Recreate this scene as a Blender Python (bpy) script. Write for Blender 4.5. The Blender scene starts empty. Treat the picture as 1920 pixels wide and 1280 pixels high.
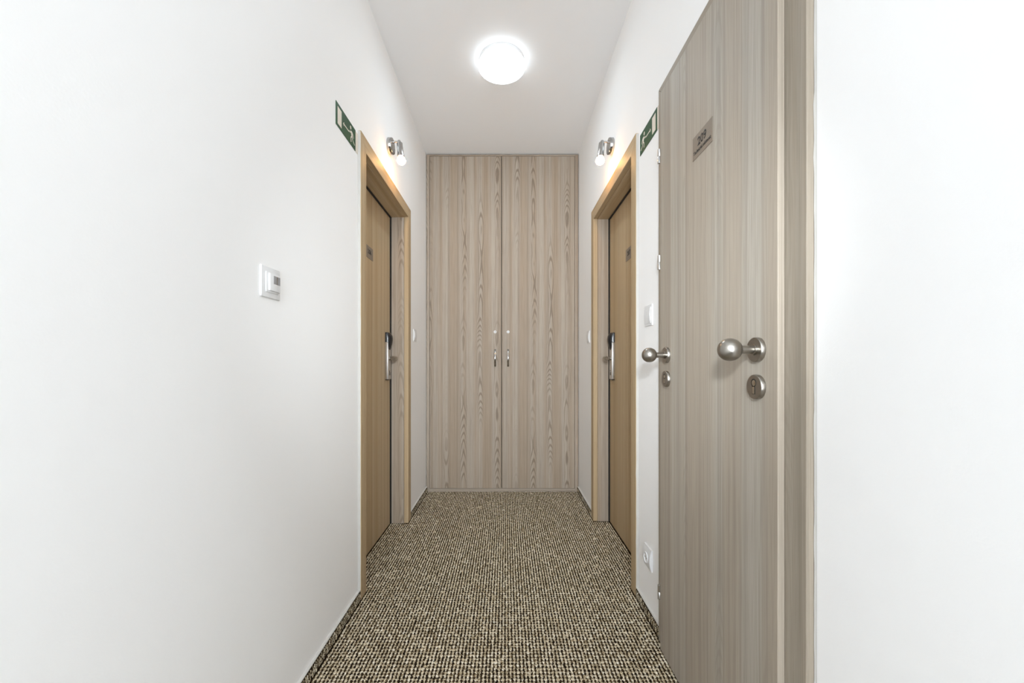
import bpy, bmesh, math, random
import numpy as np
from mathutils import Vector, Matrix

random.seed(7)
rng = np.random.default_rng(7)
S = bpy.context.scene
C = S.collection
PI = math.pi

# ------------------------------------------------------------------ camera, world, lights, exposure
cam_d = bpy.data.cameras.new('camera')
cam = bpy.data.objects.new('camera', cam_d); C.objects.link(cam)
cam_d.sensor_width = 36.0
cam_d.lens = 740 / 1920 * 36.0
cam_d.shift_x = 11 / 1920
cam_d.shift_y = 43 / 1920
cam_d.clip_start = 0.02
cam.location = (0, 0, 1.02)
cam.rotation_euler = (PI / 2, 0, 0)
S.camera = cam

w = bpy.data.worlds.new('world'); S.world = w
w.use_nodes = True
w.node_tree.nodes['Background'].inputs[0].default_value = (1, 1, 1, 1)
w.node_tree.nodes['Background'].inputs[1].default_value = 0.2

S.view_settings.view_transform = 'Standard'
S.view_settings.look = 'None'
S.view_settings.gamma = 1
S.view_settings.exposure = 0.0
S.view_settings.use_curve_mapping = False
S.cycles.max_bounces = 12
S.cycles.diffuse_bounces = 8

LAMP_E = 24.0      # ceiling lamp diffusers
BULB_E = 118.0      # bulbs of the wall spots
FLASH_W = 94.0      # the photographer's flash on the camera

def area(name, loc, rot, size, power, color=(1, 1, 1)):
    d = bpy.data.lights.new(name, 'AREA'); d.shape = 'DISK'; d.size = size
    d.energy = power; d.color = color
    o = bpy.data.objects.new(name, d); C.objects.link(o)
    o.location = loc; o.rotation_euler = rot
    return o
fill = area('rear_fill_light', (-0.03, -2.45, 1.20), (PI / 2, 0, 0), 1.1, 67.0, (0.90, 0.955, 1.0))
fill.data.shape = 'RECTANGLE'; fill.data.size_y = 2.2      # added fill from behind the camera, no known source there
fd = bpy.data.lights.new('camera_flash', 'SPOT'); fl = bpy.data.objects.new('camera_flash', fd); C.objects.link(fl)
fd.energy = FLASH_W; fd.color = (0.885, 0.95, 1.0)
fd.spot_size = math.radians(80); fd.spot_blend = 1.0; fd.shadow_soft_size = 0.05
fl.location = (0.08, 0.02, 1.30); fl.rotation_euler = (math.radians(86), 0, 0)

# ------------------------------------------------------------------ dimensions (metres); y runs down the corridor
XL, XR = 0.641, 0.580          # left and right wall distance from the camera axis
CEIL = 2.705
YB, YW, YE = -2.6, 3.158, 3.60 # back wall, wardrobe front, end wall

# ------------------------------------------------------------------ materials
def mat(name):
    m = bpy.data.materials.new(name); m.use_nodes = True
    nt = m.node_tree
    return m, nt, nt.nodes['Principled BSDF']
def plain(name, col, rough=0.5, metal=0.0, spec=0.5, bump=None):
    m, nt, b = mat(name)
    b.inputs['Base Color'].default_value = (*col, 1)
    b.inputs['Roughness'].default_value = rough
    b.inputs['Metallic'].default_value = metal
    b.inputs['Specular IOR Level'].default_value = spec
    # small procedural variation of tone and gloss
    tc = nt.nodes.new('ShaderNodeTexCoord')
    n = nt.nodes.new('ShaderNodeTexNoise'); n.inputs['Scale'].default_value = bump[0] if bump else 40
    n.inputs['Detail'].default_value = 3
    nt.links.new(tc.outputs['Object'], n.inputs['Vector'])
    mx = nt.nodes.new('ShaderNodeMix'); mx.data_type = 'RGBA'
    mx.inputs[6].default_value = (*[c * 0.96 for c in col], 1)
    mx.inputs[7].default_value = (*[min(1, c * 1.04) for c in col], 1)
    nt.links.new(n.outputs['Fac'], mx.inputs[0]); nt.links.new(mx.outputs[2], b.inputs['Base Color'])
    if bump:
        bp = nt.nodes.new('ShaderNodeBump'); bp.inputs['Strength'].default_value = bump[1]
        bp.inputs['Distance'].default_value = 0.002
        nt.links.new(n.outputs['Fac'], bp.inputs['Height']); nt.links.new(bp.outputs['Normal'], b.inputs['Normal'])
    return m
def emit(name, col, strength):
    m, nt, b = mat(name)
    b.inputs['Base Color'].default_value = (0.9, 0.9, 0.9, 1)
    b.inputs['Emission Color'].default_value = (*col, 1)
    b.inputs['Emission Strength'].default_value = strength
    return m
def srgb(r, g, b):
    f = lambda c: (c / 255 / 12.92) if c / 255 <= 0.04045 else ((c / 255 + 0.055) / 1.055) ** 2.4
    return (f(r), f(g), f(b))

def wood(name, light, dark, tan, ring=0.5, fibre=0.5, rough=0.55, band=0.5, colw=0.135, rings=1900.0):
    m, nt, b = mat(name)
    N, L = nt.nodes, nt.links
    uv = N.new('ShaderNodeUVMap')
    def scaled(x, y):
        v = N.new('ShaderNodeVectorMath'); v.operation = 'MULTIPLY'
        v.inputs[1].default_value = (x, y, 1); L.new(uv.outputs[0], v.inputs[0]); return v.outputs[0]
    def noise(vec, detail=2, rough_=0.5, dist=0.0):
        n = N.new('ShaderNodeTexNoise'); n.noise_dimensions = '2D'; n.inputs['Scale'].default_value = 1
        n.inputs['Detail'].default_value = detail; n.inputs['Roughness'].default_value = rough_
        n.inputs['Distortion'].default_value = dist
        L.new(vec, n.inputs['Vector']); return n.outputs['Fac']
    def math_(op, a, bv=None, c=None):
        n = N.new('ShaderNodeMath'); n.operation = op
        for i, x in enumerate((a, bv, c)):
            if x is None: continue
            if isinstance(x, (int, float)): n.inputs[i].default_value = x
            else: L.new(x, n.inputs[i])
        return n.outputs[0]
    def mixc(fac, a, c):
        n = N.new('ShaderNodeMix'); n.data_type = 'RGBA'
        if isinstance(fac, (int, float)): n.inputs[0].default_value = fac
        else: L.new(fac, n.inputs[0])
        for i, x in ((6, a), (7, c)):
            if isinstance(x, tuple): n.inputs[i].default_value = (*x, 1)
            else: L.new(x, n.inputs[i])
        return n.outputs[2]
    def ramp(fac, lo, hi):
        n = N.new('ShaderNodeMapRange'); n.interpolation_type = 'SMOOTHSTEP'
        n.inputs['From Min'].default_value = lo; n.inputs['From Max'].default_value = hi
        L.new(fac, n.inputs['Value']); return n.outputs[0]
    bands = noise(scaled(13.0, 0.05), 2, 0.6)
    bands2 = noise(scaled(34.0, 0.12), 1, 0.5)
    # nested arcs and spears running up narrow columns of the veneer
    sep = N.new('ShaderNodeSeparateXYZ'); L.new(uv.outputs[0], sep.inputs[0])
    u, v = sep.outputs[0], sep.outputs[1]
    wob = math_('MULTIPLY_ADD', noise(scaled(2.0, 0.7), 1), 0.05, u)
    cell = math_('MULTIPLY', wob, 1 / colw)
    t = math_('MULTIPLY', math_('SUBTRACT', math_('FRACT', cell), 0.5), colw)
    cid = math_('FLOOR', cell)
    cv = N.new('ShaderNodeCombineXYZ'); L.new(math_('MULTIPLY', cid, 5.37), cv.inputs[0]); L.new(math_('MULTIPLY', v, 1.3), cv.inputs[1])
    sway = noise(cv.outputs[0], 2, 0.45)
    jit = noise(scaled(45, 6.0), 2, 0.5)
    tt = math_('MULTIPLY', math_('MULTIPLY', t, t), rings)
    ph = math_('ADD', math_('ADD', math_('MULTIPLY', v, 7.0), math_('MULTIPLY', sway, 15.0)), math_('ADD', tt, math_('MULTIPLY', jit, 0.7)))
    s = math_('MULTIPLY_ADD', math_('SINE', math_('MULTIPLY', ph, 6.283)), 0.5, 0.5)
    lines = ramp(s, 0.45, 1.0)
    near = math_('SUBTRACT', 1.0, ramp(math_('ABSOLUTE', t), 0.012, 0.042))
    cv2 = N.new('ShaderNodeCombineXYZ'); L.new(math_('MULTIPLY', cid, 3.11), cv2.inputs[0]); L.new(math_('MULTIPLY', v, 0.9), cv2.inputs[1])
    patch = math_('MULTIPLY', near, ramp(noise(cv2.outputs[0], 1), 0.36, 0.56))
    fine = noise(scaled(330, 5.0), 3, 0.6)
    fine2 = noise(scaled(110, 0.9), 2, 0.6)
    col = mixc(ramp(bands, 0.35, 0.65), light, tan)
    col = mixc(math_('MULTIPLY', ramp(bands2, 0.5, 0.75), band), col, dark)
    fl = math_('MULTIPLY', math_('MULTIPLY', lines, ring), patch)
    col = mixc(fl, col, dark)
    col = mixc(math_('MULTIPLY', ramp(fine2, 0.48, 0.75), fibre * 0.9), col, dark)
    col = mixc(math_('MULTIPLY', ramp(fine, 0.35, 0.85), fibre), col, dark)
    L.new(col, b.inputs['Base Color'])
    b.inputs['Roughness'].default_value = rough
    b.inputs['Specular IOR Level'].default_value = 0.25
    bp = N.new('ShaderNodeBump'); bp.inputs['Strength'].default_value = 0.12; bp.inputs['Distance'].default_value = 0.001
    L.new(fine, bp.inputs['Height']); L.new(bp.outputs['Normal'], b.inputs['Normal'])
    return m

def carpet_mat(name, c0, c1, c2):
    m, nt, b = mat(name)
    N, L = nt.nodes, nt.links
    tc = N.new('ShaderNodeTexCoord')
    ge = N.new('ShaderNodeNewGeometry')
    n = N.new('ShaderNodeTexNoise'); n.inputs['Scale'].default_value = 300; n.inputs['Detail'].default_value = 2
    L.new(tc.outputs['Object'], n.inputs['Vector'])
    r = N.new('ShaderNodeValToRGB')
    e = r.color_ramp.elements
    e[0].position = 0.30; e[0].color = (*c0, 1)
    e[1].position = 0.72; e[1].color = (*c2, 1)
    k = r.color_ramp.elements.new(0.48); k.color = (*c1, 1)
    add = N.new('ShaderNodeMath'); add.operation = 'MULTIPLY_ADD'
    add.inputs[1].default_value = 0.14; L.new(ge.outputs['Random Per Island'], add.inputs[0])
    sub = N.new('ShaderNodeMath'); sub.operation = 'SUBTRACT'; sub.inputs[1].default_value = 0.07
    L.new(n.outputs['Fac'], sub.inputs[0]); L.new(sub.outputs[0], add.inputs[2])
    L.new(add.outputs[0], r.inputs[0]); L.new(r.outputs[0], b.inputs['Base Color'])
    b.inputs['Roughness'].default_value = 0.95; b.inputs['Specular IOR Level'].default_value = 0.1
    bp = N.new('ShaderNodeBump'); bp.inputs['Strength'].default_value = 0.5; bp.inputs['Distance'].default_value = 0.001
    L.new(n.outputs['Fac'], bp.inputs['Height']); L.new(bp.outputs['Normal'], b.inputs['Normal'])
    return m

def wall_mat(name, col):
    m, nt, b = mat(name)
    N, L = nt.nodes, nt.links
    tc = N.new('ShaderNodeTexCoord')
    n = N.new('ShaderNodeTexNoise'); n.inputs['Scale'].default_value = 180; n.inputs['Detail'].default_value = 4
    n2 = N.new('ShaderNodeTexNoise'); n2.inputs['Scale'].default_value = 2.2; n2.inputs['Detail'].default_value = 3
    for q in (n, n2): L.new(tc.outputs['Object'], q.inputs['Vector'])
    mx = N.new('ShaderNodeMix'); mx.data_type = 'RGBA'
    mx.inputs[6].default_value = (*[c * 0.975 for c in col], 1); mx.inputs[7].default_value = (*col, 1)
    L.new(n2.outputs['Fac'], mx.inputs[0]); L.new(mx.outputs[2], b.inputs['Base Color'])
    b.inputs['Roughness'].default_value = 0.9; b.inputs['Specular IOR Level'].default_value = 0.15
    bp = N.new('ShaderNodeBump'); bp.inputs['Strength'].default_value = 0.12; bp.inputs['Distance'].default_value = 0.0015
    L.new(n.outputs['Fac'], bp.inputs['Height']); L.new(bp.outputs['Normal'], b.inputs['Normal'])
    return m

M = {}
M['wall'] = wall_mat('white_wall_paint', (0.932, 0.932, 0.930))
M['ceiling'] = wall_mat('white_ceiling_paint', (0.925, 0.938, 0.955))
M['ash'] = wood('grey_ash_laminate', srgb(178, 167, 154), srgb(122, 108, 93), srgb(168, 152, 134), ring=0.75, fibre=0.42, band=0.25)
M['ashdoor'] = wood('grey_ash_fine_laminate', srgb(176, 169, 158), srgb(132, 123, 110), srgb(169, 158, 144), ring=0.22, fibre=0.42, band=0.28, colw=0.19, rings=2400)
M['ashcase'] = wood('grey_ash_casing_laminate', srgb(166, 158, 146), srgb(124, 115, 102), srgb(158, 147, 132), ring=0.2, fibre=0.42, band=0.28, colw=0.19, rings=2400)
M['lamplit'] = wood('lamplit_warm_laminate', srgb(190, 170, 139), srgb(148, 125, 95), srgb(181, 158, 124), ring=0.12, fibre=0.35, band=0.3, colw=0.17, rings=2400)  # warm light of the wall bulbs put into the laminate's colour
M['paint'] = plain('white_sealant', (0.66, 0.65, 0.625), 0.7)
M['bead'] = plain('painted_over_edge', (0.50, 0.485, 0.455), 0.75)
M['plastic'] = plain('white_plastic', (0.76, 0.765, 0.77), 0.42, spec=0.3)
M['sensor'] = plain('grey_sensor_lens', (0.30, 0.30, 0.31), 0.25)
M['nickel'] = plain('satin_nickel', (0.36, 0.335, 0.30), 0.30, 1.0)
M['steel'] = plain('brushed_steel', (0.62, 0.61, 0.60), 0.28, 1.0)
M['chrome'] = plain('chrome', (0.47, 0.46, 0.45), 0.14, 1.0)
M['plate'] = plain('engraved_grey_plate', srgb(134, 123, 110), 0.5, 0.25, spec=0.3)
M['ink'] = plain('black_ink', (0.015, 0.014, 0.012), 0.6)
M['black'] = plain('black_plastic', (0.012, 0.012, 0.014), 0.25)
M['gap'] = plain('dark_rubber_and_shade', (0.02, 0.016, 0.012), 0.8)  # seals and keyholes, also the painted shade behind the wardrobe doors
M['green'] = plain('exit_sign_green', srgb(30, 74, 40), 0.45, spec=0.25)
M['glow'] = plain('pale_phosphor', srgb(222, 214, 200), 0.5)
M['brass'] = plain('brass_cylinder', (0.55, 0.50, 0.42), 0.25, 1.0)
M['carpet'] = carpet_mat('woven_beige_yarn', srgb(88, 72, 48), srgb(203, 187, 155), srgb(248, 243, 230))
M['darkyarn'] = carpet_mat('woven_dark_yarn', srgb(16, 11, 6), srgb(42, 31, 18), srgb(92, 75, 50))
M['backing'] = plain('dark_carpet_backing', srgb(44, 33, 18), 0.95, spec=0.05)
M['lamp'] = emit('lit_opal_diffuser', (0.76, 0.90, 1.0), LAMP_E)
M['rim'] = emit('glowing_opal_rim', (0.88, 0.95, 1.0), 3.4)
M['bulbneck'] = emit('glowing_bulb_reflector', (1.0, 0.72, 0.55), 1.2)
M['bulb'] = emit('lit_warm_bulb', (1.0, 0.53, 0.19), BULB_E)

# ------------------------------------------------------------------ mesh helpers
def new(): return bmesh.new()
def box(bm, x0, x1, y0, y1, z0, z1, bev=0.0, seg=2):
    x0, x1 = sorted((x0, x1)); y0, y1 = sorted((y0, y1)); z0, z1 = sorted((z0, z1))
    vs = [bm.verts.new((x, y, z)) for x in (x0, x1) for y in (y0, y1) for z in (z0, z1)]
    fs = [bm.faces.new([vs[i] for i in f]) for f in ((0, 1, 3, 2), (4, 6, 7, 5), (0, 4, 5, 1), (2, 3, 7, 6), (0, 2, 6, 4), (1, 5, 7, 3))]
    if bev:
        es = list({e for f in fs for e in f.edges})
        bmesh.ops.bevel(bm, geom=es, offset=bev, segments=seg, profile=0.5, affect='EDGES', clamp_overlap=True)
    return bm
def prism(bm, poly, x0, x1, bev=0.0, seg=2):
    """extrude a (y, z) polygon from x0 to x1"""
    a = [bm.verts.new((x0, y, z)) for y, z in poly]; b = [bm.verts.new((x1, y, z)) for y, z in poly]
    n = len(poly)
    fs = [bm.faces.new(a), bm.faces.new(b[::-1])]
    for i in range(n): fs.append(bm.faces.new((a[i], b[i], b[(i + 1) % n], a[(i + 1) % n])))
    if bev:
        es = list({e for f in fs for e in f.edges})
        bmesh.ops.bevel(bm, geom=es, offset=bev, segments=seg, profile=0.5, affect='EDGES', clamp_overlap=True)
    return bm
def lathe(bm, prof, origin, axis, seg=40):
    """prof: list of (radius, height along axis)"""
    a = Vector(axis).normalized()
    t = Vector((0, 0, 1)) if abs(a.z) < 0.9 else Vector((1, 0, 0))
    u = a.cross(t).normalized(); v = a.cross(u)
    o = Vector(origin); rings = []
    for r, h in prof:
        if r < 1e-6: rings.append([bm.verts.new(o + a * h)])
        else: rings.append([bm.verts.new(o + a * h + (u * math.cos(2 * PI * k / seg) + v * math.sin(2 * PI * k / seg)) * r) for k in range(seg)])
    for p, q in zip(rings, rings[1:]):
        for k in range(seg):
            k2 = (k + 1) % seg
            if len(p) == 1 and len(q) == 1: continue
            if len(p) == 1: bm.faces.new((p[0], q[k], q[k2]))
            elif len(q) == 1: bm.faces.new((p[k], q[0], p[k2]))
            else: bm.faces.new((p[k], q[k], q[k2], p[k2]))
    return bm
def tube(bm, pts, r, seg=12, sx=1.0):
    pts = [Vector(p) for p in pts]; rings = []
    rs = r if isinstance(r, (list, tuple)) else [r] * len(pts)
    for i, p in enumerate(pts):
        d = (pts[min(i + 1, len(pts) - 1)] - pts[max(i - 1, 0)]).normalized()
        t = Vector((1, 0, 0)) if abs(d.x) < 0.9 else Vector((0, 1, 0))
        u = d.cross(t).normalized(); v = d.cross(u)
        rings.append([bm.verts.new(p + u * math.cos(2 * PI * k / seg) * rs[i] + v * math.sin(2 * PI * k / seg) * rs[i] * sx) for k in range(seg)])
    for p, q in zip(rings, rings[1:]):
        for k in range(seg): bm.faces.new((p[k], q[k], q[(k + 1) % seg], p[(k + 1) % seg]))
    bm.faces.new(rings[0]); bm.faces.new(rings[-1][::-1])
    return bm

def world_origin(o):
    p = Vector((0, 0, 0))
    while o is not None: p += o.location; o = o.parent
    return p
def obj(name, bm, m, parent=None, grain='z', du=0.0, smooth=False, origin=None, dv=0.0):
    """link bm (built in world coordinates) as ONE mesh object; UVs in metres with v along the grain"""
    bmesh.ops.recalc_face_normals(bm, faces=bm.faces[:])
    uvl = bm.loops.layers.uv.new('UVMap')
    g = 'xyz'.index(grain); oth = [i for i in range(3) if i != g]
    for f in bm.faces:
        n = [abs(c) for c in f.normal]; k = n.index(max(n))
        if k == g: iu, iv = oth
        else: iv = g; iu = [i for i in oth if i != k][0]
        for l in f.loops: l[uvl].uv = (l.vert.co[iu] + du, l.vert.co[iv] + 10 + dv)
    if smooth:
        for f in bm.faces: f.smooth = True
        for e in bm.edges:
            if len(e.link_faces) == 2 and e.calc_face_angle(0) > 0.7: e.smooth = False
    o0 = Vector(origin) if origin is not None else (world_origin(parent) if parent is not None else Vector((0, 0, 0)))
    bmesh.ops.translate(bm, verts=bm.verts[:], vec=-o0)
    me = bpy.data.meshes.new(name); bm.to_mesh(me); bm.free()
    me.materials.append(m)
    o = bpy.data.objects.new(name, me); C.objects.link(o)
    if parent is not None:
        o.parent = parent; o.location = o0 - world_origin(parent)
    else: o.location = o0
    return o
def tag(o, label=None, cat=None, group=None, kind=None):
    if label: o['label'] = label
    if cat: o['category'] = cat
    if group: o['group'] = group
    if kind: o['kind'] = kind
    return o
def thing(name, loc, label, cat, group=None, kind=None):
    o = bpy.data.objects.new(name, None); C.objects.link(o)
    o.empty_display_size = 0.05; o.location = loc
    return tag(o, label, cat, group, kind)
def struct(name, bm, m, label=None, **k):
    return tag(obj(name, bm, m, **k), label, kind='structure')

# ------------------------------------------------------------------ the setting
# door casings: near and far outer edge, inner edge (y); common head height
L_O, L_I = (1.709, 2.602), (1.774, 2.537)
R_O, R_I = (1.730, 2.635), (1.796, 2.570)
T_O, T_L = (0.741, 1.462), (0.798, 1.408)   # 209: casing outer, leaf
HEAD, HEADI = 2.034, 1.968

bm = new(); box(bm, -1.0, 1.0, YB - 0.2, YE + 0.1, -0.08, -0.006)
floor = struct('floor', bm, M['backing'], 'brown and beige woven loop carpet floor of the corridor')
bm = new(); box(bm, -1.0, 1.0, YB - 0.2, YE + 0.1, CEIL, CEIL + 0.1)
struct('ceiling', bm, M['ceiling'], 'white painted corridor ceiling')
bm = new()
box(bm, -XL, -XL - 0.16, YB, L_I[0] - 0.02, -0.006, CEIL)
box(bm, -XL, -XL - 0.16, L_I[1] + 0.02, YE, -0.006, CEIL)
box(bm, -XL, -XL - 0.16, L_I[0] - 0.02, L_I[1] + 0.02, HEADI + 0.02, CEIL)
struct('wall_left', bm, M['wall'], 'long white painted wall on the left of the corridor')
bm = new()
for y0, y1, z0 in ((YB, 0.82, 0), (0.82, 1.386, 1.966), (1.386, R_I[0] - 0.02, 0), (R_I[0] - 0.02, R_I[1] + 0.02, HEADI + 0.02), (R_I[1] + 0.02, YE, 0)):
    box(bm, XR, XR + 0.16, y0, y1, z0 - 0.006 if z0 == 0 else z0, CEIL)
struct('wall_right', bm, M['wall'], 'white painted wall on the right of the corridor')
bm = new(); box(bm, -1.0, 1.0, YE, YE + 0.1, -0.006, CEIL)
struct('wall_end', bm, M['wall'], 'white wall behind the built-in wardrobe')
bm = new(); box(bm, -1.0, 1.0, YB - 0.1, YB, -0.006, CEIL)
struct('wall_back', bm, M['wall'], 'white wall closing the corridor behind the camera')

# carpet loops: real little loops, one mesh
def loop_mesh(name, sets, along, across, up, parent):
    """one mesh of little rounded yarn loops; sets: (centres (n,3), (length, width, height), segments, material)"""
    A, B, U = (np.array(v, float) for v in (along, across, up))
    Vs, Ts, Qs, mt, mq, off0 = [], [], [], [], [], 0
    for mi, (centres, size, (NU, NV), m) in enumerate(sets):
        base = [(1, 0, 0)]
        for j in range(1, NV):
            th = PI * j / NV
            for i in range(NU):
                ph = 2 * PI * i / NU
                base.append((math.cos(th), math.sin(th) * math.cos(ph), math.sin(th) * math.sin(ph)))
        base = np.array(base + [(-1, 0, 0)])
        tri, quads = [(0, 1 + i, 1 + (i + 1) % NU) for i in range(NU)], []
        for j in range(NV - 2):
            for i in range(NU):
                a = 1 + j * NU + i; b = 1 + j * NU + (i + 1) % NU
                quads.append((a, a + NU, b + NU, b))
        last = len(base) - 1; o = 1 + (NV - 2) * NU
        tri += [(last, o + (i + 1) % NU, o + i) for i in range(NU)]
        n, nb = len(centres), len(base)
        sl, sw, sh = (size[k] * rng.uniform(lo, hi, (n, 1)) for k, lo, hi in ((0, 0.86, 1.14), (1, 0.84, 1.12), (2, 0.8, 1.2)))
        tw = rng.normal(0, 0.2, (n, 1))
        al = base[:, 0][None] * sl; ac = base[:, 1][None] * sw; hh = base[:, 2][None] * sh
        al2 = al * np.cos(tw) - ac * np.sin(tw); ac2 = al * np.sin(tw) + ac * np.cos(tw)
        Vs.append((centres[:, None, :] + al2[..., None] * A + ac2[..., None] * B + hh[..., None] * U).reshape(-1, 3))
        off = (np.arange(n) * nb + off0)[:, None, None]
        t = (np.array(tri)[None] + off).reshape(-1, 3); q = (np.array(quads)[None] + off).reshape(-1, 4)
        Ts.append(t); Qs.append(q); mt.append(np.full(len(t), mi)); mq.append(np.full(len(q), mi)); off0 += n * nb
    V = np.concatenate(Vs); T = np.concatenate(Ts); Q = np.concatenate(Qs)
    me = bpy.data.meshes.new(name)
    me.vertices.add(len(V)); me.vertices.foreach_set('co', V.ravel())
    me.loops.add(T.size + Q.size); me.loops.foreach_set('vertex_index', np.concatenate([T.ravel(), Q.ravel()]).astype(np.int32))
    me.polygons.add(len(T) + len(Q))
    me.polygons.foreach_set('loop_start', np.concatenate([np.arange(len(T)) * 3, T.size + np.arange(len(Q)) * 4]).astype(np.int32))
    for s_ in sets: me.materials.append(s_[3])
    me.polygons.foreach_set('material_index', np.concatenate(mt + mq).astype(np.int32))
    me.polygons.foreach_set('use_smooth', np.ones(len(T) + len(Q), bool))
    me.update(calc_edges=True); me.validate()
    o = bpy.data.objects.new(name, me); C.objects.link(o); o.parent = parent
    o.location = -world_origin(parent)
    o['kind'] = 'stuff'
    return o
CW, RW = 0.0127, 0.0150
def floor_grid(dx, dy, z):
    out = []
    for x in np.arange(-0.76, 0.70, CW) + dx:
        for y in np.arange(0.05, YW + 0.02, RW) + dy:
            inside = (-XL + 0.012 < x < XR - 0.012) or (x <= 0 and x > -0.7455 and L_I[0] + 0.002 < y < L_I[1] - 0.002) or (x > 0 and x < 0.6745 and R_I[0] + 0.002 < y < R_I[1] - 0.002)
            if inside: out.append((x, y, z))
    p = np.array(out)
    p[:, :2] += rng.normal(0, 0.0009, (len(p), 2)); p[:, 2] += rng.normal(0, 0.0004, len(p))
    return p
dark = floor_grid(CW / 2, RW / 2, -0.0009)
dark = dark[rng.random(len(dark)) < 0.93]
loop_mesh('carpet_pile', [(floor_grid(0, 0, -0.003), (0.0082, 0.0067, 0.0034), (6, 4), M['carpet']),
                          (dark, (0.0053, 0.0040, 0.0030), (5, 3), M['darkyarn'])], (0, 1, 0), (1, 0, 0), (0, 0, 1), floor)

def baseboard(name, s, a, y0, y1, label):
    """carpet-strip skirting on the wall at |x| = a"""
    bm = new(); box(bm, s * a, s * (a - 0.009), y0, y1, -0.004, 0.040)
    b = struct(name, bm, M['backing'], label)
    ys = np.arange(y0 + 0.004, y1 - 0.003, 0.0098); zs = (0.006, 0.018, 0.030)
    pts = np.array([(s * (a - 0.010), y + (0.004 if k % 2 else 0), z) for y in ys for k, z in enumerate(zs)])
    pts += rng.normal(0, 0.0006, pts.shape)
    dk = pts + np.array((0, 0.0049, 0.002))
    loop_mesh('carpet_pile', [(pts, (0.0070, 0.0030, 0.0024), (6, 4), M['carpet']), (dk, (0.0072, 0.0034, 0.0027), (5, 3), M['darkyarn'])], (0, 0.42, 0.91), (0, 0.91, -0.42), (-s, 0, 0), b)
    bm = new(); prism(bm, [(y0, 0.040), (y1, 0.040), (y1, 0.0445), (y0, 0.0445)], s * a, s * (a - 0.010), 0.0008)
    obj('sealant_line', bm, M['paint'], b)
    return b
baseboard('baseboard_left', -1, XL, 0.02, L_O[0], 'carpet strip skirting at the foot of the left wall before door 206')
baseboard('baseboard_left.001', -1, XL, L_O[1], YW - 0.002, 'short carpet strip skirting between door 206 and the wardrobe')
baseboard('baseboard_right', 1, XR, T_O[1], R_O[0], 'short carpet strip skirting between doors 209 and 207')
baseboard('baseboard_right.001', 1, XR, R_O[1], YW - 0.002, 'short carpet strip skirting between door 207 and the wardrobe')
baseboard('baseboard_right.002', 1, XR, 0.02, T_O[0], 'carpet strip skirting on the right wall in front of door 209')

# ------------------------------------------------------------------ doors
def casing(root, s, a0, a1, o, i, head, headi, m, du=0.0):
    """three mitred boards around an opening; front face at |x| = a0, back at a1"""
    for (yo, yi, d) in ((o[0], i[0], 0.0), (o[1], i[1], 1.7)):
        bm = new(); prism(bm, [(yo, 0.0), (yi, 0.0), (yi, headi), (yo, head)], s * a0, s * a1, 0.0022)
        obj('casing_board', bm, m, root, 'z', du + d)
    bm = new(); prism(bm, [(o[0], head), (i[0], headi), (i[1], headi), (o[1], head)], s * a0, s * a1, 0.0022)
    obj('casing_board', bm, m, root, 'y', du + 3.1)
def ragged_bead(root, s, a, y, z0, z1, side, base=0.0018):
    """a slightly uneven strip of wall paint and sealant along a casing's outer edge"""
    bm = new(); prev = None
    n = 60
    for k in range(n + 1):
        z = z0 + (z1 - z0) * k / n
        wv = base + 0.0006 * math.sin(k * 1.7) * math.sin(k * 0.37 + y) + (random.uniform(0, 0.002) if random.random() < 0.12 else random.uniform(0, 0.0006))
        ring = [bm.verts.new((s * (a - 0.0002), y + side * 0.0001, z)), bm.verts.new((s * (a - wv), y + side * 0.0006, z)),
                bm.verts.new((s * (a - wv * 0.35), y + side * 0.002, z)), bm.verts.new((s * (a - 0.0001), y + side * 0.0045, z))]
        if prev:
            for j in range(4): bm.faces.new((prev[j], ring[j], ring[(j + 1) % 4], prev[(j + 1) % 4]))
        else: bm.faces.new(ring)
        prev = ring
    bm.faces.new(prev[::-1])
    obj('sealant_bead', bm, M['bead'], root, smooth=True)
def text_bm(body, size, origin, right, up, out, spacing=1.0, bold=0.0):
    cu = bpy.data.curves.new('text', 'FONT'); cu.body = body; cu.size = size
    cu.align_x = 'CENTER'; cu.align_y = 'CENTER'; cu.space_character = spacing; cu.offset = bold; cu.resolution_u = 4
    t = bpy.data.objects.new('text', cu); C.objects.link(t)
    bpy.context.view_layer.update()
    me = t.evaluated_get(bpy.context.evaluated_depsgraph_get()).to_mesh()
    bm = bmesh.new(); bm.from_mesh(me)
    t.evaluated_get(bpy.context.evaluated_depsgraph_get()).to_mesh_clear()
    bpy.data.objects.remove(t); bpy.data.curves.remove(cu)
    R, U, O = Vector(right), Vector(up), Vector(out)
    for v in bm.verts: v.co = Vector(origin) + R * v.co.x + U * v.co.y
    ex = bmesh.ops.extrude_face_region(bm, geom=bm.faces[:])
    for v in [g for g in ex['geom'] if isinstance(g, bmesh.types.BMVert)]: v.co += O * 0.0003
    return bm
def number_plate(root, s, a, yc, zc, lines, wd=0.110, ht=0.066):
    """thin grey plate on a leaf at |x| = a, engraved with black lettering"""
    bm = new(); prism(bm, [(yc - wd / 2, zc - ht / 2), (yc + wd / 2, zc - ht / 2), (yc + wd / 2, zc + ht / 2), (yc - wd / 2, zc + ht / 2)], s * a, s * (a - 0.0015), 0.0004, 1)
    p = obj('number_plate', bm, M['plate'], root)
    right = (0, -s, 0)
    for body, size, dz, sp, bd in lines:
        obj('lettering', text_bm(body, size, (s * (a - 0.0016), yc, zc + dz), right, (0, 0, 1), (-s, 0, 0), sp, bd), M['ink'], p)
    return p

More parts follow.
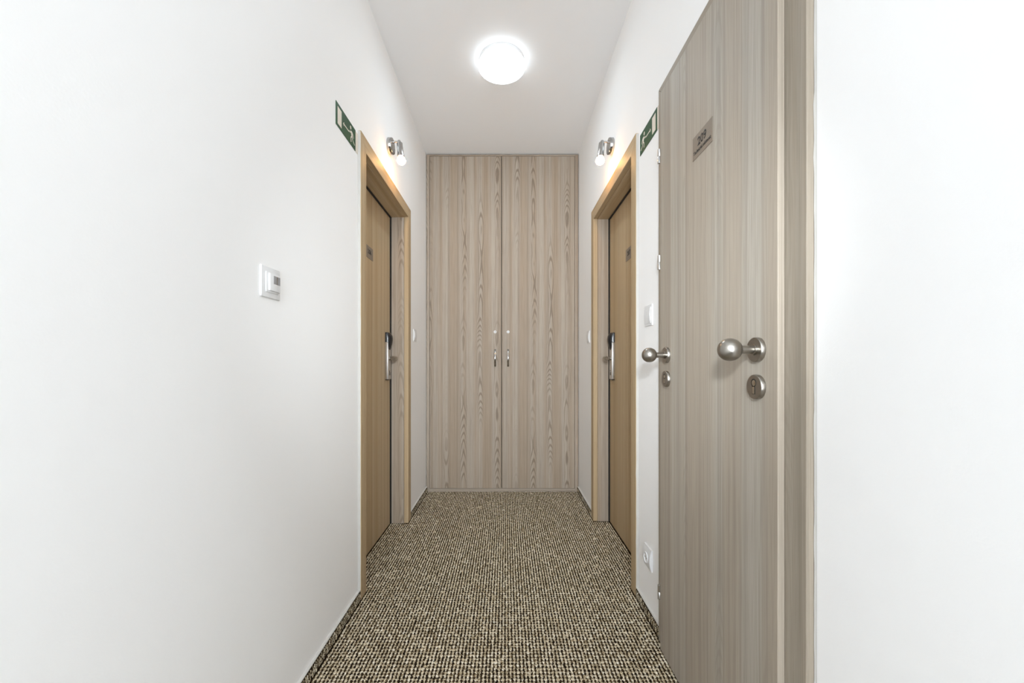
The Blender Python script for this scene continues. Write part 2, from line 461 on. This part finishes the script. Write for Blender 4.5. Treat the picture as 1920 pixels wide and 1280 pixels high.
def room_door(name, s, aw, af, al, o, i, label, number, plate_y):
    root = thing(name, (s * af, (o[0] + o[1]) / 2, 0), label, 'door', kind='structure')
    casing(root, s, af, af + 0.028, o, i, HEAD, HEADI, M['lamplit'], 0.3 * s)
    # jamb lining standing 5 mm into the opening behind the casing
    j = 0.005
    for yy, sg, d in ((i[0], 1, 5.0), (i[1], -1, 6.3)):
        bm = new(); box(bm, s * (af + 0.028), s * (al + 0.055), yy + sg * j, yy - sg * 0.018, 0.0, HEADI + 0.012, 0.001)
        obj('jamb_lining', bm, M['ash'], root, 'z', d + s)
    bm = new(); box(bm, s * (af + 0.028), s * (al + 0.055), i[0] - 0.018, i[1] + 0.018, HEADI - j, HEADI + 0.018, 0.001)
    obj('jamb_lining', bm, M['lamplit'], root, 'y', 2.0)
    # dark seal in the joint around the leaf
    y0, y1, zt = i[0] + j, i[1] - j, HEADI - j
    for b in ((y0, y0 + 0.004, 0.002, zt), (y1 - 0.004, y1, 0.002, zt), (y0, y1, zt - 0.004, zt)):
        bm = new(); box(bm, s * (al - 0.010), s * (al + 0.05), *b); obj('door_seal', bm, M['gap'], root)
    bm = new(); box(bm, s * al, s * (al + 0.04), y0 + 0.0045, y1 - 0.0045, 0.001, zt - 0.0045, 0.0012)
    leaf = obj('door_leaf', bm, M['lamplit'], root, 'z', 7.7 * s)
    number_plate(root, s, al, plate_y, 1.628, [(number, 0.035, 0.003, 1.0, 0.0007)])
    # electronic lock: long steel body, black card reader on top, lever pointing towards the hinges, key cylinder
    ya, yb = y1 - 0.104, y1 - 0.037
    if s > 0: ya, yb = y1 - 0.120, y1 - 0.053
    bm = new(); box(bm, s * al, s * (al - 0.019), ya, yb, 0.928, 1.158, 0.003, 3)
    lk = obj('electronic_lock', bm, M['steel'], root, smooth=True)
    ym = (ya + yb) / 2
    # card reader: half dome, tall, bulging from the plate
    bm = new(); n = 10; rows = []
    for k in range(n + 1):
        t = k / n; z = 1.112 + 0.106 * t
        bulge = 0.020 + 0.017 * math.sin(PI * min(1, 0.16 + 0.84 * (1 - t)) ** 0.9 * 0.96 + 0.02)
        if t > 0.85: bulge -= (t - 0.85) / 0.15 * 0.010
        row = []
        for q in range(9):
            f = q / 8; yy = ya + 0.002 + (yb - ya - 0.004) * f
            row.append(bm.verts.new((s * (al - 0.004 - (bulge - 0.004) * (math.sin(PI * f) ** 0.35 if 0 < f < 1 else 0.35)), yy, z)))
        row.append(bm.verts.new((s * al, yb - 0.002, z))); row.insert(0, bm.verts.new((s * al, ya + 0.002, z)))
        rows.append(row)
    for p, q in zip(rows, rows[1:]):
        for c in range(len(p) - 1): bm.faces.new((p[c], q[c], q[c + 1], p[c + 1]))
        bm.faces.new((p[-1], q[-1], q[0], p[0]))
    bm.faces.new(rows[0][::-1]); bm.faces.new(rows[-1])
    obj('card_reader', bm, M['black'], lk, smooth=True)
    bm = new(); box(bm, s * al, s * (al - 0.018), ya + 0.003, yb - 0.003, 0.924, 0.9285, 0.001)
    obj('end_cap', bm, M['black'], lk)
    # lever handle
    zl = 1.058; xo = al - 0.019
    bm = new()
    lathe(bm, [(0, -0.001), (0.014, -0.001), (0.014, 0.004), (0.009, 0.006), (0.0085, 0.030)], (s * xo, ym, zl), (-s, 0, 0), 20)
    pts = [(s * (xo - 0.020), ym + 0.006, zl), (s * (xo - 0.036), ym - 0.002, zl), (s * (xo - 0.046), ym - 0.016, zl), (s * (xo - 0.049), ym - 0.05, zl - 0.001), (s * (xo - 0.049), ym - 0.105, zl - 0.003), (s * (xo - 0.048), ym - 0.112, zl - 0.003)]
    tube(bm, pts, [0.008, 0.0095, 0.0105, 0.0125, 0.0145, 0.0125], 16, 0.75)
    obj('lever_handle', bm, M['nickel'], lk, smooth=True)
    bm = new(); lathe(bm, [(0, 0), (0.0085, 0), (0.0085, 0.0012), (0, 0.0014)], (s * (xo + 0.0005), ym, 0.974), (-s, 0, 0), 18)
    box(bm, s * xo, s * (xo - 0.0012), ym - 0.0045, ym + 0.0045, 0.952, 0.972)
    kc = obj('key_cylinder', bm, M['gap'], lk)
    bm = new(); lathe(bm, [(0, 0), (0.0055, 0), (0.0055, 0.0022), (0, 0.0022)], (s * xo, ym, 0.974), (-s, 0, 0), 16)
    obj('cylinder_plug', bm, M['chrome'], lk, smooth=True)
    ragged_bead(root, s, aw, o[0], 0.045, HEAD - 0.004, -1, aw - af - 0.0026)
    return root
room_door('door_1', -1, XL, 0.628, 0.745, L_O, L_I, 'wooden oak door numbered 206 recessed in the left wall', '206', 2.150)
room_door('door_2', 1, XR, 0.568, 0.674, R_O, R_I, 'wooden oak door numbered 207 recessed in the right wall', '207', 2.163)

# door 209, closed, lying on its casing
AL, AC = 0.549, 0.564
d3 = thing('door_3', (AC, 1.10, 0), 'pale grey ash door with plate 209 and two ball knobs', 'door', kind='structure')
casing(d3, 1, AC, XR - 0.0005, T_O, (T_L[0] + 0.012, T_L[1] - 0.012), HEAD, 1.975, M['ashcase'], 4.4)
bm = new(); box(bm, AL, AC - 0.0004, T_L[0], T_L[1], 0.007, 1.986, 0.0015); box(bm, AC - 0.001, AC + 0.03, T_L[0] + 0.016, T_L[1] - 0.016, 0.007, 1.96)
obj('door_leaf', bm, M['ashdoor'], d3, 'z', 0.0)
number_plate(d3, 1, AL, 1.104, 1.647, [('209', 0.033, 0.007, 1.0, 0.0006), ('Technická místnost', 0.0135, -0.0160, 0.92, 0.0003)])
ragged_bead(d3, 1, XR, T_O[0], 0.045, HEAD + 0.005, -1)
def euro_hole(bm, x, y, z):
    lathe(bm, [(0, 0), (0.0088, 0), (0.0088, 0.0006), (0, 0.0006)], (x, y, z), (-1, 0, 0), 20)
    box(bm, x, x - 0.0006, y - 0.005, y + 0.005, z - 0.025, z - 0.004)
def knob_set(y, side):
    bm = new()
    lathe(bm, [(0.0, 0), (0.0268, 0), (0.0268, 0.0085), (0.0258, 0.0097), (0.0, 0.0097)], (AL, y, 1.052), (-1, 0, 0), 48)
    r = obj('rosette', bm, M['nickel'], d3, smooth=True)
    prof = [(0.0, 0.009), (0.0118, 0.009), (0.0118, 0.013), (0.0092, 0.0135), (0.0092, 0.040)]
    cx, R = 0.0615, 0.0250
    for k in range(1, 19):
        t = PI - 0.38 - (PI - 0.38) * k / 18
        prof.append((max(0, R * math.sin(t)), cx - R * math.cos(PI - t) if False else cx + R * math.cos(t)))
    bm = new(); lathe(bm, prof, (AL, y, 1.052), (-1, 0, 0), 40)
    obj('ball_knob', bm, M['nickel'], r, smooth=True)
    bm = new()
    zk = 0.971
    lathe(bm, [(0.0, 0), (0.0268, 0), (0.0268, 0.0085), (0.0258, 0.0097), (0.0, 0.0097)], (AL, y, zk), (-1, 0, 0), 48)
    e = obj('lock_rosette', bm, M['nickel'], d3, smooth=True)
    bm = new(); euro_hole(bm, AL - 0.0096, y, zk + 0.009); obj('keyhole', bm, M['gap'], e)
    bm = new(); lathe(bm, [(0, 0), (0.0066, 0), (0.0066, 0.0008), (0.002, 0.0013), (0, 0.0013)], (AL - 0.0097, y - 0.001, zk + 0.0085), (-1, 0, 0), 18)
    box(bm, AL - 0.0097, AL - 0.0106, y - 0.0036, y + 0.0036, zk - 0.0150, zk + 0.0005)
    obj('cylinder_plug', bm, M['brass'], e, smooth=True)
knob_set(0.860, 1)
knob_set(1.344, -1)
for z in (1.765, 1.385, 0.205):
    bm = new()
    lathe(bm, [(0, -0.026), (0.005, -0.026), (0.0062, -0.025), (0.0062, -0.001), (0.0055, 0), (0.0062, 0.001), (0.0062, 0.025), (0.005, 0.026), (0, 0.026)], (0.5495, T_L[1] + 0.0072, z), (0, 0, 1), 16)
    box(bm, 0.5535, 0.5638, T_L[1] + 0.004, T_L[1] + 0.012, z - 0.022, z + 0.022)
    obj('hinge', bm, M['steel'], d3, smooth=True)

# ------------------------------------------------------------------ built-in wardrobe
wd = thing('wardrobe', (-0.03, YW + 0.2, 0), 'tall two-door grey ash wardrobe filling the corridor end', 'wardrobe')
WX0, WX1 = -XL + 0.003, XR - 0.003
WT = CEIL - 0.006
for x0, x1, d in ((WX0, WX0 + 0.0235, 1.1), (WX1 - 0.0265, WX1, 2.4)):
    bm = new(); box(bm, x0, x1, YW, YE - 0.003, 0.0, WT, 0.0008); obj('side_panel', bm, M['ash'], wd, 'z', d)
DX0, DX1 = WX0 + 0.0235, WX1 - 0.0265
bm = new(); box(bm, DX0, DX1, YW, YE - 0.003, WT - 0.013, WT, 0.0008); obj('top_panel', bm, M['ash'], wd, 'x', 0.7)
bm = new(); box(bm, DX0, DX1, YW + 0.004, YE - 0.003, 0.0, 0.027, 0.0008); obj('plinth', bm, M['ash'], wd, 'x', 3.7)
bm = new(); box(bm, DX0, DX1, YW + 0.030, YW + 0.036, 0.027, WT - 0.013); obj('gap_shade_panel', bm, M['gap'], wd)  # near-black sheet painted as the shade inside, seen through the door gaps
XM = (940.5 - 949) / 740 * YW
for k, (x0, x1) in enumerate(((DX0 + 0.0026, XM - 0.0026), (XM + 0.0026, DX1 - 0.0026))):
    bm = new(); box(bm, x0, x1, YW - 0.001, YW + 0.018, 0.0305, WT - 0.0158, 0.0008)
    dr = obj('wardrobe_door', bm, M['ash'], wd, 'z', (-x0 + 40.0) + 0.02 * k, dv=0.35 * k)
    hx = ((928.4, 952.7)[k] - 949) / 740 * YW
    bm = new()
    pts = []
    for q in range(15):
        t = q / 14
        pts.append((hx, YW - 0.001 - 0.030 * math.sin(PI * t) ** 0.75, 1.004 + 0.136 * t))
    pr = None
    for p in pts:
        i = pts.index(p); a = Vector(pts[min(i + 1, 14)]) - Vector(pts[max(i - 1, 0)]); a.normalize()
        nrm = Vector((1, 0, 0)).cross(a)
        ring = [bm.verts.new(Vector(p) + Vector((sx * 0.0068, 0, 0)) + nrm * sn * 0.0028) for sx, sn in ((-1, -0.7), (-0.75, -1), (0.75, -1), (1, -0.7), (1, 0.7), (0.75, 1), (-0.75, 1), (-1, 0.7))]
        if pr:
            for c in range(8): bm.faces.new((pr[c], ring[c], ring[(c + 1) % 8], pr[(c + 1) % 8]))
        else: bm.faces.new(ring[::-1])
        pr = ring
    bm.faces.new(pr)
    obj('bow_handle', bm, M['chrome'], dr, smooth=True)
    bm = new(); lathe(bm, [(0, 0), (0.0115, 0), (0.0115, 0.002), (0.010, 0.003), (0.0035, 0.003), (0.0035, 0.0012), (0, 0.0012)], (hx, YW - 0.001, 1.02 + 61 / 740 * YW), (0, -1, 0), 24)
    lk = obj('cam_lock', bm, M['plastic'], dr, smooth=True)
    bm = new(); box(bm, hx - 0.0012, hx + 0.0012, YW - 0.0030, YW - 0.0021, 1.02 + 61 / 740 * YW - 0.003, 1.02 + 61 / 740 * YW + 0.003)
    obj('key_slot', bm, M['gap'], dr)

# ------------------------------------------------------------------ exit signs
def stroke(bm, pts, wdt, to3, cap=4):
    """a flat thick polyline in sign coordinates, extruded"""
    for (a, b) in zip(pts, pts[1:]):
        a, b = Vector(a), Vector(b); d = (b - a).normalized(); n = Vector((-d.y, d.x)) * wdt / 2
        poly = []
        for k in range(cap + 1):
            an = -PI / 2 + PI * k / cap; poly.append(b + d * math.cos(an) * wdt / 2 + n * math.sin(an))
        for k in range(cap + 1):
            an = PI / 2 + PI * k / cap; poly.append(a + d * math.cos(an) * wdt / 2 + n * math.sin(an))
        flat(bm, poly, to3)
def flat(bm, poly, to3, t=0.0004):
    a = [bm.verts.new(to3(p[0], p[1], 0)) for p in poly]; b = [bm.verts.new(to3(p[0], p[1], t)) for p in poly]
    bm.faces.new(a); bm.faces.new(b[::-1]); n = len(poly)
    for i in range(n): bm.faces.new((a[i], b[i], b[(i + 1) % n], a[(i + 1) % n]))
def exit_sign(s, a, y0, y1, zc, label, strip):
    H = 0.0885; Wd = y1 - y0
    root = thing('exit_sign', (s * a, (y0 + y1) / 2, zc), label, 'sign', 'green running man exit signs')
    bm = new(); prism(bm, [(y0, zc - H / 2), (y1, zc - H / 2), (y1, zc + H / 2), (y0, zc + H / 2)], s * a, s * (a - 0.002), 0.0004, 1)
    obj('sign_plate', bm, M['green'], root)
    bm = new(); prism(bm, [(strip[0], zc - H / 2), (strip[1], zc - H / 2), (strip[1], zc + H / 2 - 0.001), (strip[0], zc + H / 2 - 0.001)], s * a, s * (a - 0.001))
    tag(obj('blank_strip', bm, M['glow'], root), 'pale blank strip at one end of the sign')
    to3 = lambda u, v, t: (s * (a - 0.0020 - t), y0 + u * Wd, zc + H / 2 - v * H)
    q = lambda u, v: (u, v)
    bm = new(); flat(bm, [(0.07, 0.15), (0.255, 0.15), (0.255, 0.885), (0.07, 0.885)], to3); obj('door_symbol', bm, M['glow'], root)
    # work in metres for even strokes
    m3 = lambda x, z, t: (s * (a - 0.0020 - t), y0 + x, zc + H / 2 - z)
    P = lambda u, v: (u * Wd, v * H)
    bm = new(); stroke(bm, [P(0.37, 0.53), P(0.625, 0.53)], 0.0042, m3)
    stroke(bm, [P(0.345, 0.535), P(0.375, 0.47)], 0.0030, m3); stroke(bm, [P(0.345, 0.535), P(0.375, 0.60)], 0.0030, m3)
    obj('arrow_symbol', bm, M['glow'], root)
    bm = new()
    hc = P(0.725, 0.225); flat(bm, [(hc[0] + 0.0062 * math.cos(k * PI / 7), hc[1] + 0.0075 * math.sin(k * PI / 7)) for k in range(14)], m3)
    flat(bm, [P(0.715, 0.36), P(0.79, 0.335), P(0.825, 0.40), P(0.825, 0.58), P(0.765, 0.60), P(0.745, 0.47)], m3, 0.00045)
    stroke(bm, [P(0.735, 0.38), P(0.705, 0.475), P(0.64, 0.47)], 0.0042, m3)
    stroke(bm, [P(0.80, 0.355), P(0.86, 0.42), P(0.885, 0.53)], 0.0042, m3)
    stroke(bm, [P(0.785, 0.58), P(0.735, 0.66), P(0.745, 0.84)], 0.0050, m3)
    stroke(bm, [P(0.805, 0.58), P(0.845, 0.70), P(0.935, 0.79)], 0.0050, m3)
    obj('running_figure', bm, M['glow'], root)
exit_sign(-1, XL, 1.483, 1.675, 1.969, 'green exit sign on the left wall beside door 206', (1.6755, 1.704))
exit_sign(1, XR, 1.513, 1.704, 1.962, 'green exit sign on the right wall between doors 209 and 207', (1.490, 1.5125))

# ------------------------------------------------------------------ wall spots above the doors
def wall_spot(s, a, y, z, label, zb):
    root = thing('wall_spotlight', (s * a, y, z), label, 'lamp', 'small wall spotlights above the room doors')
    bm = new(); lathe(bm, [(0, 0), (0.041, 0), (0.043, 0.002), (0.043, 0.021), (0.041, 0.024), (0, 0.025)], (s * a, y, z), (-s, 0, 0), 40)
    bp = obj('backplate', bm, M['chrome'], root, smooth=True)
    for dy in (-0.028, 0.028):
        bm = new(); lathe(bm, [(0, 0), (0.003, 0), (0.0025, 0.0012), (0, 0.0014)], (s * (a - 0.0248), y + dy, z), (-s, 0, 0), 12); obj('screw', bm, M['steel'], bp, smooth=True)
    bm = new(); tube(bm, [(s * (a - 0.023), y, z + 0.022), (s * (a - 0.040), y, z + 0.024), (s * (a - 0.056), y, z + 0.022)], 0.005, 12)
    lathe(bm, [(0, -0.010), (0.008, -0.010), (0.009, -0.008), (0.009, 0.008), (0.008, 0.010), (0, 0.010)], (s * (a - 0.058), y, z + 0.022), (0, 1, 0), 20)
    obj('swivel_arm', bm, M['chrome'], root, smooth=True)
    ax = Vector((-s * 0.10, -0.02, -1)).normalized(); o = Vector((s * (a - 0.059), y, z + 0.019))
    bm = new(); lathe(bm, [(0, 0), (0.013, 0), (0.0155, 0.003), (0.0165, 0.062), (0.0185, 0.070), (0.0185, 0.076), (0.0165, 0.077), (0.0165, 0.070), (0, 0.070)], o, ax, 32)
    obj('lamp_holder', bm, M['chrome'], root, smooth=True)
    R, c = 0.0240, 0.0975
    arc = [(R * math.sin(2.35 - 2.35 * k / 14), c + R * math.cos(2.35 - 2.35 * k / 14)) for k in range(15)]
    arc[-1] = (0.0, c + R)
    bm = new(); lathe(bm, [(0, 0.071), (0.0150, 0.071), (0.0162, 0.079)] + arc[:6] + [(0, arc[5][1])], o, ax, 24)
    bl = obj('bulb', bm, M['bulbneck'], root, smooth=True)
    bm = new(); lathe(bm, [(0, arc[5][1] + 0.0002)] + [(r_, h_ + 0.0002) for r_, h_ in arc[5:]], o, ax, 24)
    obj('bulb_face', bm, M['bulb'], bl, smooth=True)
wall_spot(-1, XL, 2.155, 2.211, 'chrome wall spotlight with lit bulb on the left wall', 0)
wall_spot(1, XR, 2.150, 2.208, 'chrome wall spotlight with lit bulb on the right wall', 0)

# ------------------------------------------------------------------ ceiling lamps
def ceiling_light(x, y, label):
    root = thing('ceiling_light', (x, y, CEIL), label, 'lamp')
    bm = new(); lathe(bm, [(0, 0), (0.121, 0), (0.123, 0.003), (0.123, 0.018), (0.121, 0.021), (0, 0.021)], (x, y, CEIL), (0, 0, -1), 64)
    obj('base_plate', bm, M['plastic'], root, smooth=True)
    prof = [(0, 0.021), (0.116, 0.021), (0.1225, 0.024), (0.1285, 0.030), (0.130, 0.036), (0.1295, 0.042), (0.1265, 0.0445), (0, 0.0445)]
    bm = new(); lathe(bm, prof, (x, y, CEIL), (0, 0, -1), 64)
    obj('diffuser_rim', bm, M['rim'], root, smooth=True)
    prof = [(0.1262, 0.0440)]
    for k in range(0, 9):
        t = k / 8; prof.append((0.1262 * math.cos(t * PI / 2), 0.0446 + 0.0085 * math.sin(t * PI / 2)))
    prof[-1] = (0, 0.0531)
    bm = new(); lathe(bm, prof, (x, y, CEIL), (0, 0, -1), 64)
    obj('diffuser', bm, M['lamp'], root, smooth=True)
    return root
ceiling_light(-0.024, 2.185, 'round white lit ceiling lamp in front of the wardrobe')

# ------------------------------------------------------------------ switches, sensor, socket
def rect(y, z, w_, h_): return [(y - w_ / 2, z - h_ / 2), (y + w_ / 2, z - h_ / 2), (y + w_ / 2, z + h_ / 2), (y - w_ / 2, z + h_ / 2)]
def rocker_switch(s, a, y, z, label):
    root = thing('light_switch', (s * a, y, z), label, 'switch', 'white rocker light switches')
    bm = new(); rows = []
    for k in range(13):
        d = -0.0415 + 0.083 * k / 12; x = a - 0.0045 - 0.0018 * math.cos(d / 0.0415 * PI / 2)
        rows.append([bm.verts.new((s * a, y - 0.0405, z + d)), bm.verts.new((s * x, y - 0.0405, z + d)), bm.verts.new((s * x, y + 0.0405, z + d)), bm.verts.new((s * a, y + 0.0405, z + d))])
    for p, q in zip(rows, rows[1:]):
        for c in range(4): bm.faces.new((p[c], q[c], q[(c + 1) % 4], p[(c + 1) % 4]))
    bm.faces.new(rows[0]); bm.faces.new(rows[-1][::-1])
    bmesh.ops.bevel(bm, geom=[e for e in bm.edges if len(e.link_faces) == 2 and e.calc_face_angle(0) > 0.8], offset=0.0015, segments=2, affect='EDGES')
    obj('switch_frame', bm, M['plastic'], root, smooth=True)
    bm = new(); rows = []
    for k in range(13):
        t = k / 12; zz = z - 0.0325 + 0.065 * t; x = a - 0.0055 - 0.0046 * math.sin(PI * (0.06 + 0.88 * t))
        rows.append([bm.verts.new((s * (a - 0.004), y - 0.0325, zz)), bm.verts.new((s * x, y - 0.0305, zz)), bm.verts.new((s * x, y + 0.0305, zz)), bm.verts.new((s * (a - 0.004), y + 0.0325, zz))])
    for p, q in zip(rows, rows[1:]):
        for c in range(4): bm.faces.new((p[c], q[c], q[(c + 1) % 4], p[(c + 1) % 4]))
    bm.faces.new(rows[0]); bm.faces.new(rows[-1][::-1])
    obj('rocker', bm, M['plastic'], root, smooth=True)
rocker_switch(1, XR, 1.600, 1.218, 'near white rocker light switch on the right wall above the socket')
rocker_switch(-1, XL, 2.762, 1.222, 'small far white light switch on the left wall beside the wardrobe')
rocker_switch(1, XR, 2.775, 1.213, 'small far white light switch on the right wall beside the wardrobe')

ms = thing('motion_sensor', (-XL, 1.068, 1.24), 'square white motion sensor with grey window on the left wall', 'sensor')
yc, zc = 1.068, 1.240
bm = new(); prism(bm, rect(yc, zc, 0.086, 0.083), -XL, -XL + 0.0055, 0.0025, 3); obj('sensor_frame', bm, M['plastic'], ms, smooth=True)
bm = new(); prism(bm, rect(yc + 0.002, zc, 0.056, 0.054), -XL + 0.005, -XL + 0.0080, 0.0010, 2); obj('sensor_insert', bm, M['plastic'], ms, smooth=True)
bm = new(); prism(bm, rect(yc + 0.007, zc + 0.001, 0.048, 0.046), -XL + 0.007, -XL + 0.0128, 0.0014, 3); sh = obj('sensor_head', bm, M['plastic'], ms, smooth=True)
bm = new(); prism(bm, rect(yc + 0.014, zc + 0.0085, 0.030, 0.022), -XL + 0.0120, -XL + 0.0133, 0.0004, 1); obj('sensor_window', bm, M['sensor'], sh)
bm = new(); prism(bm, rect(yc + 0.014, zc + 0.0085, 0.004, 0.021), -XL + 0.0128, -XL + 0.0137); obj('window_rib', bm, M['nickel'], sh)

so = thing('power_socket', (XR, 1.603, 0.235), 'white wall socket low on the wall right of door 207', 'socket')
yc, zc = 1.603, 0.238
bm = new(); rows = []
# frame: bowed plate with a round well
def bow(d): return 0.005 + 0.0075 * math.cos(d / 0.0425 * PI / 2)
for k in range(13):
    d = -0.0425 + 0.085 * k / 12
    rows.append([bm.verts.new((XR, yc - 0.040, zc + d)), bm.verts.new((XR - bow(d), yc - 0.040, zc + d)), bm.verts.new((XR - bow(d), yc + 0.040, zc + d)), bm.verts.new((XR, yc + 0.040, zc + d))])
for p, q in zip(rows, rows[1:]):
    for c in range(4): bm.faces.new((p[c], q[c], q[(c + 1) % 4], p[(c + 1) % 4]))
bm.faces.new(rows[0]); bm.faces.new(rows[-1][::-1])
bmesh.ops.bevel(bm, geom=[e for e in bm.edges if len(e.link_faces) == 2 and e.calc_face_angle(0) > 0.8], offset=0.0018, segments=2, affect='EDGES')
obj('socket_frame', bm, M['plastic'], so, smooth=True)
bm = new(); lathe(bm, [(0.0, 0.001), (0.0185, 0.001), (0.0195, 0.0035), (0.0215, 0.0035), (0.0222, 0.0), (0, 0)], (XR - 0.0115, yc, zc), (-1, 0, 0), 36)
ins = obj('socket_well', bm, M['plastic'], so, smooth=True)
for dy in (-0.0095, 0.0095):
    bm = new(); lathe(bm, [(0, 0), (0.0026, 0), (0.0026, 0.0004), (0, 0.0004)], (XR - 0.0126, yc + dy, zc - 0.001), (-1, 0, 0), 12); obj('pin_hole', bm, M['gap'], ins)
bm = new(); lathe(bm, [(0, 0), (0.0024, 0), (0.0024, 0.007), (0.0015, 0.009), (0, 0.009)], (XR - 0.0125, yc, zc + 0.011), (-1, 0, 0), 12); obj('earth_pin', bm, M['steel'], ins, smooth=True)
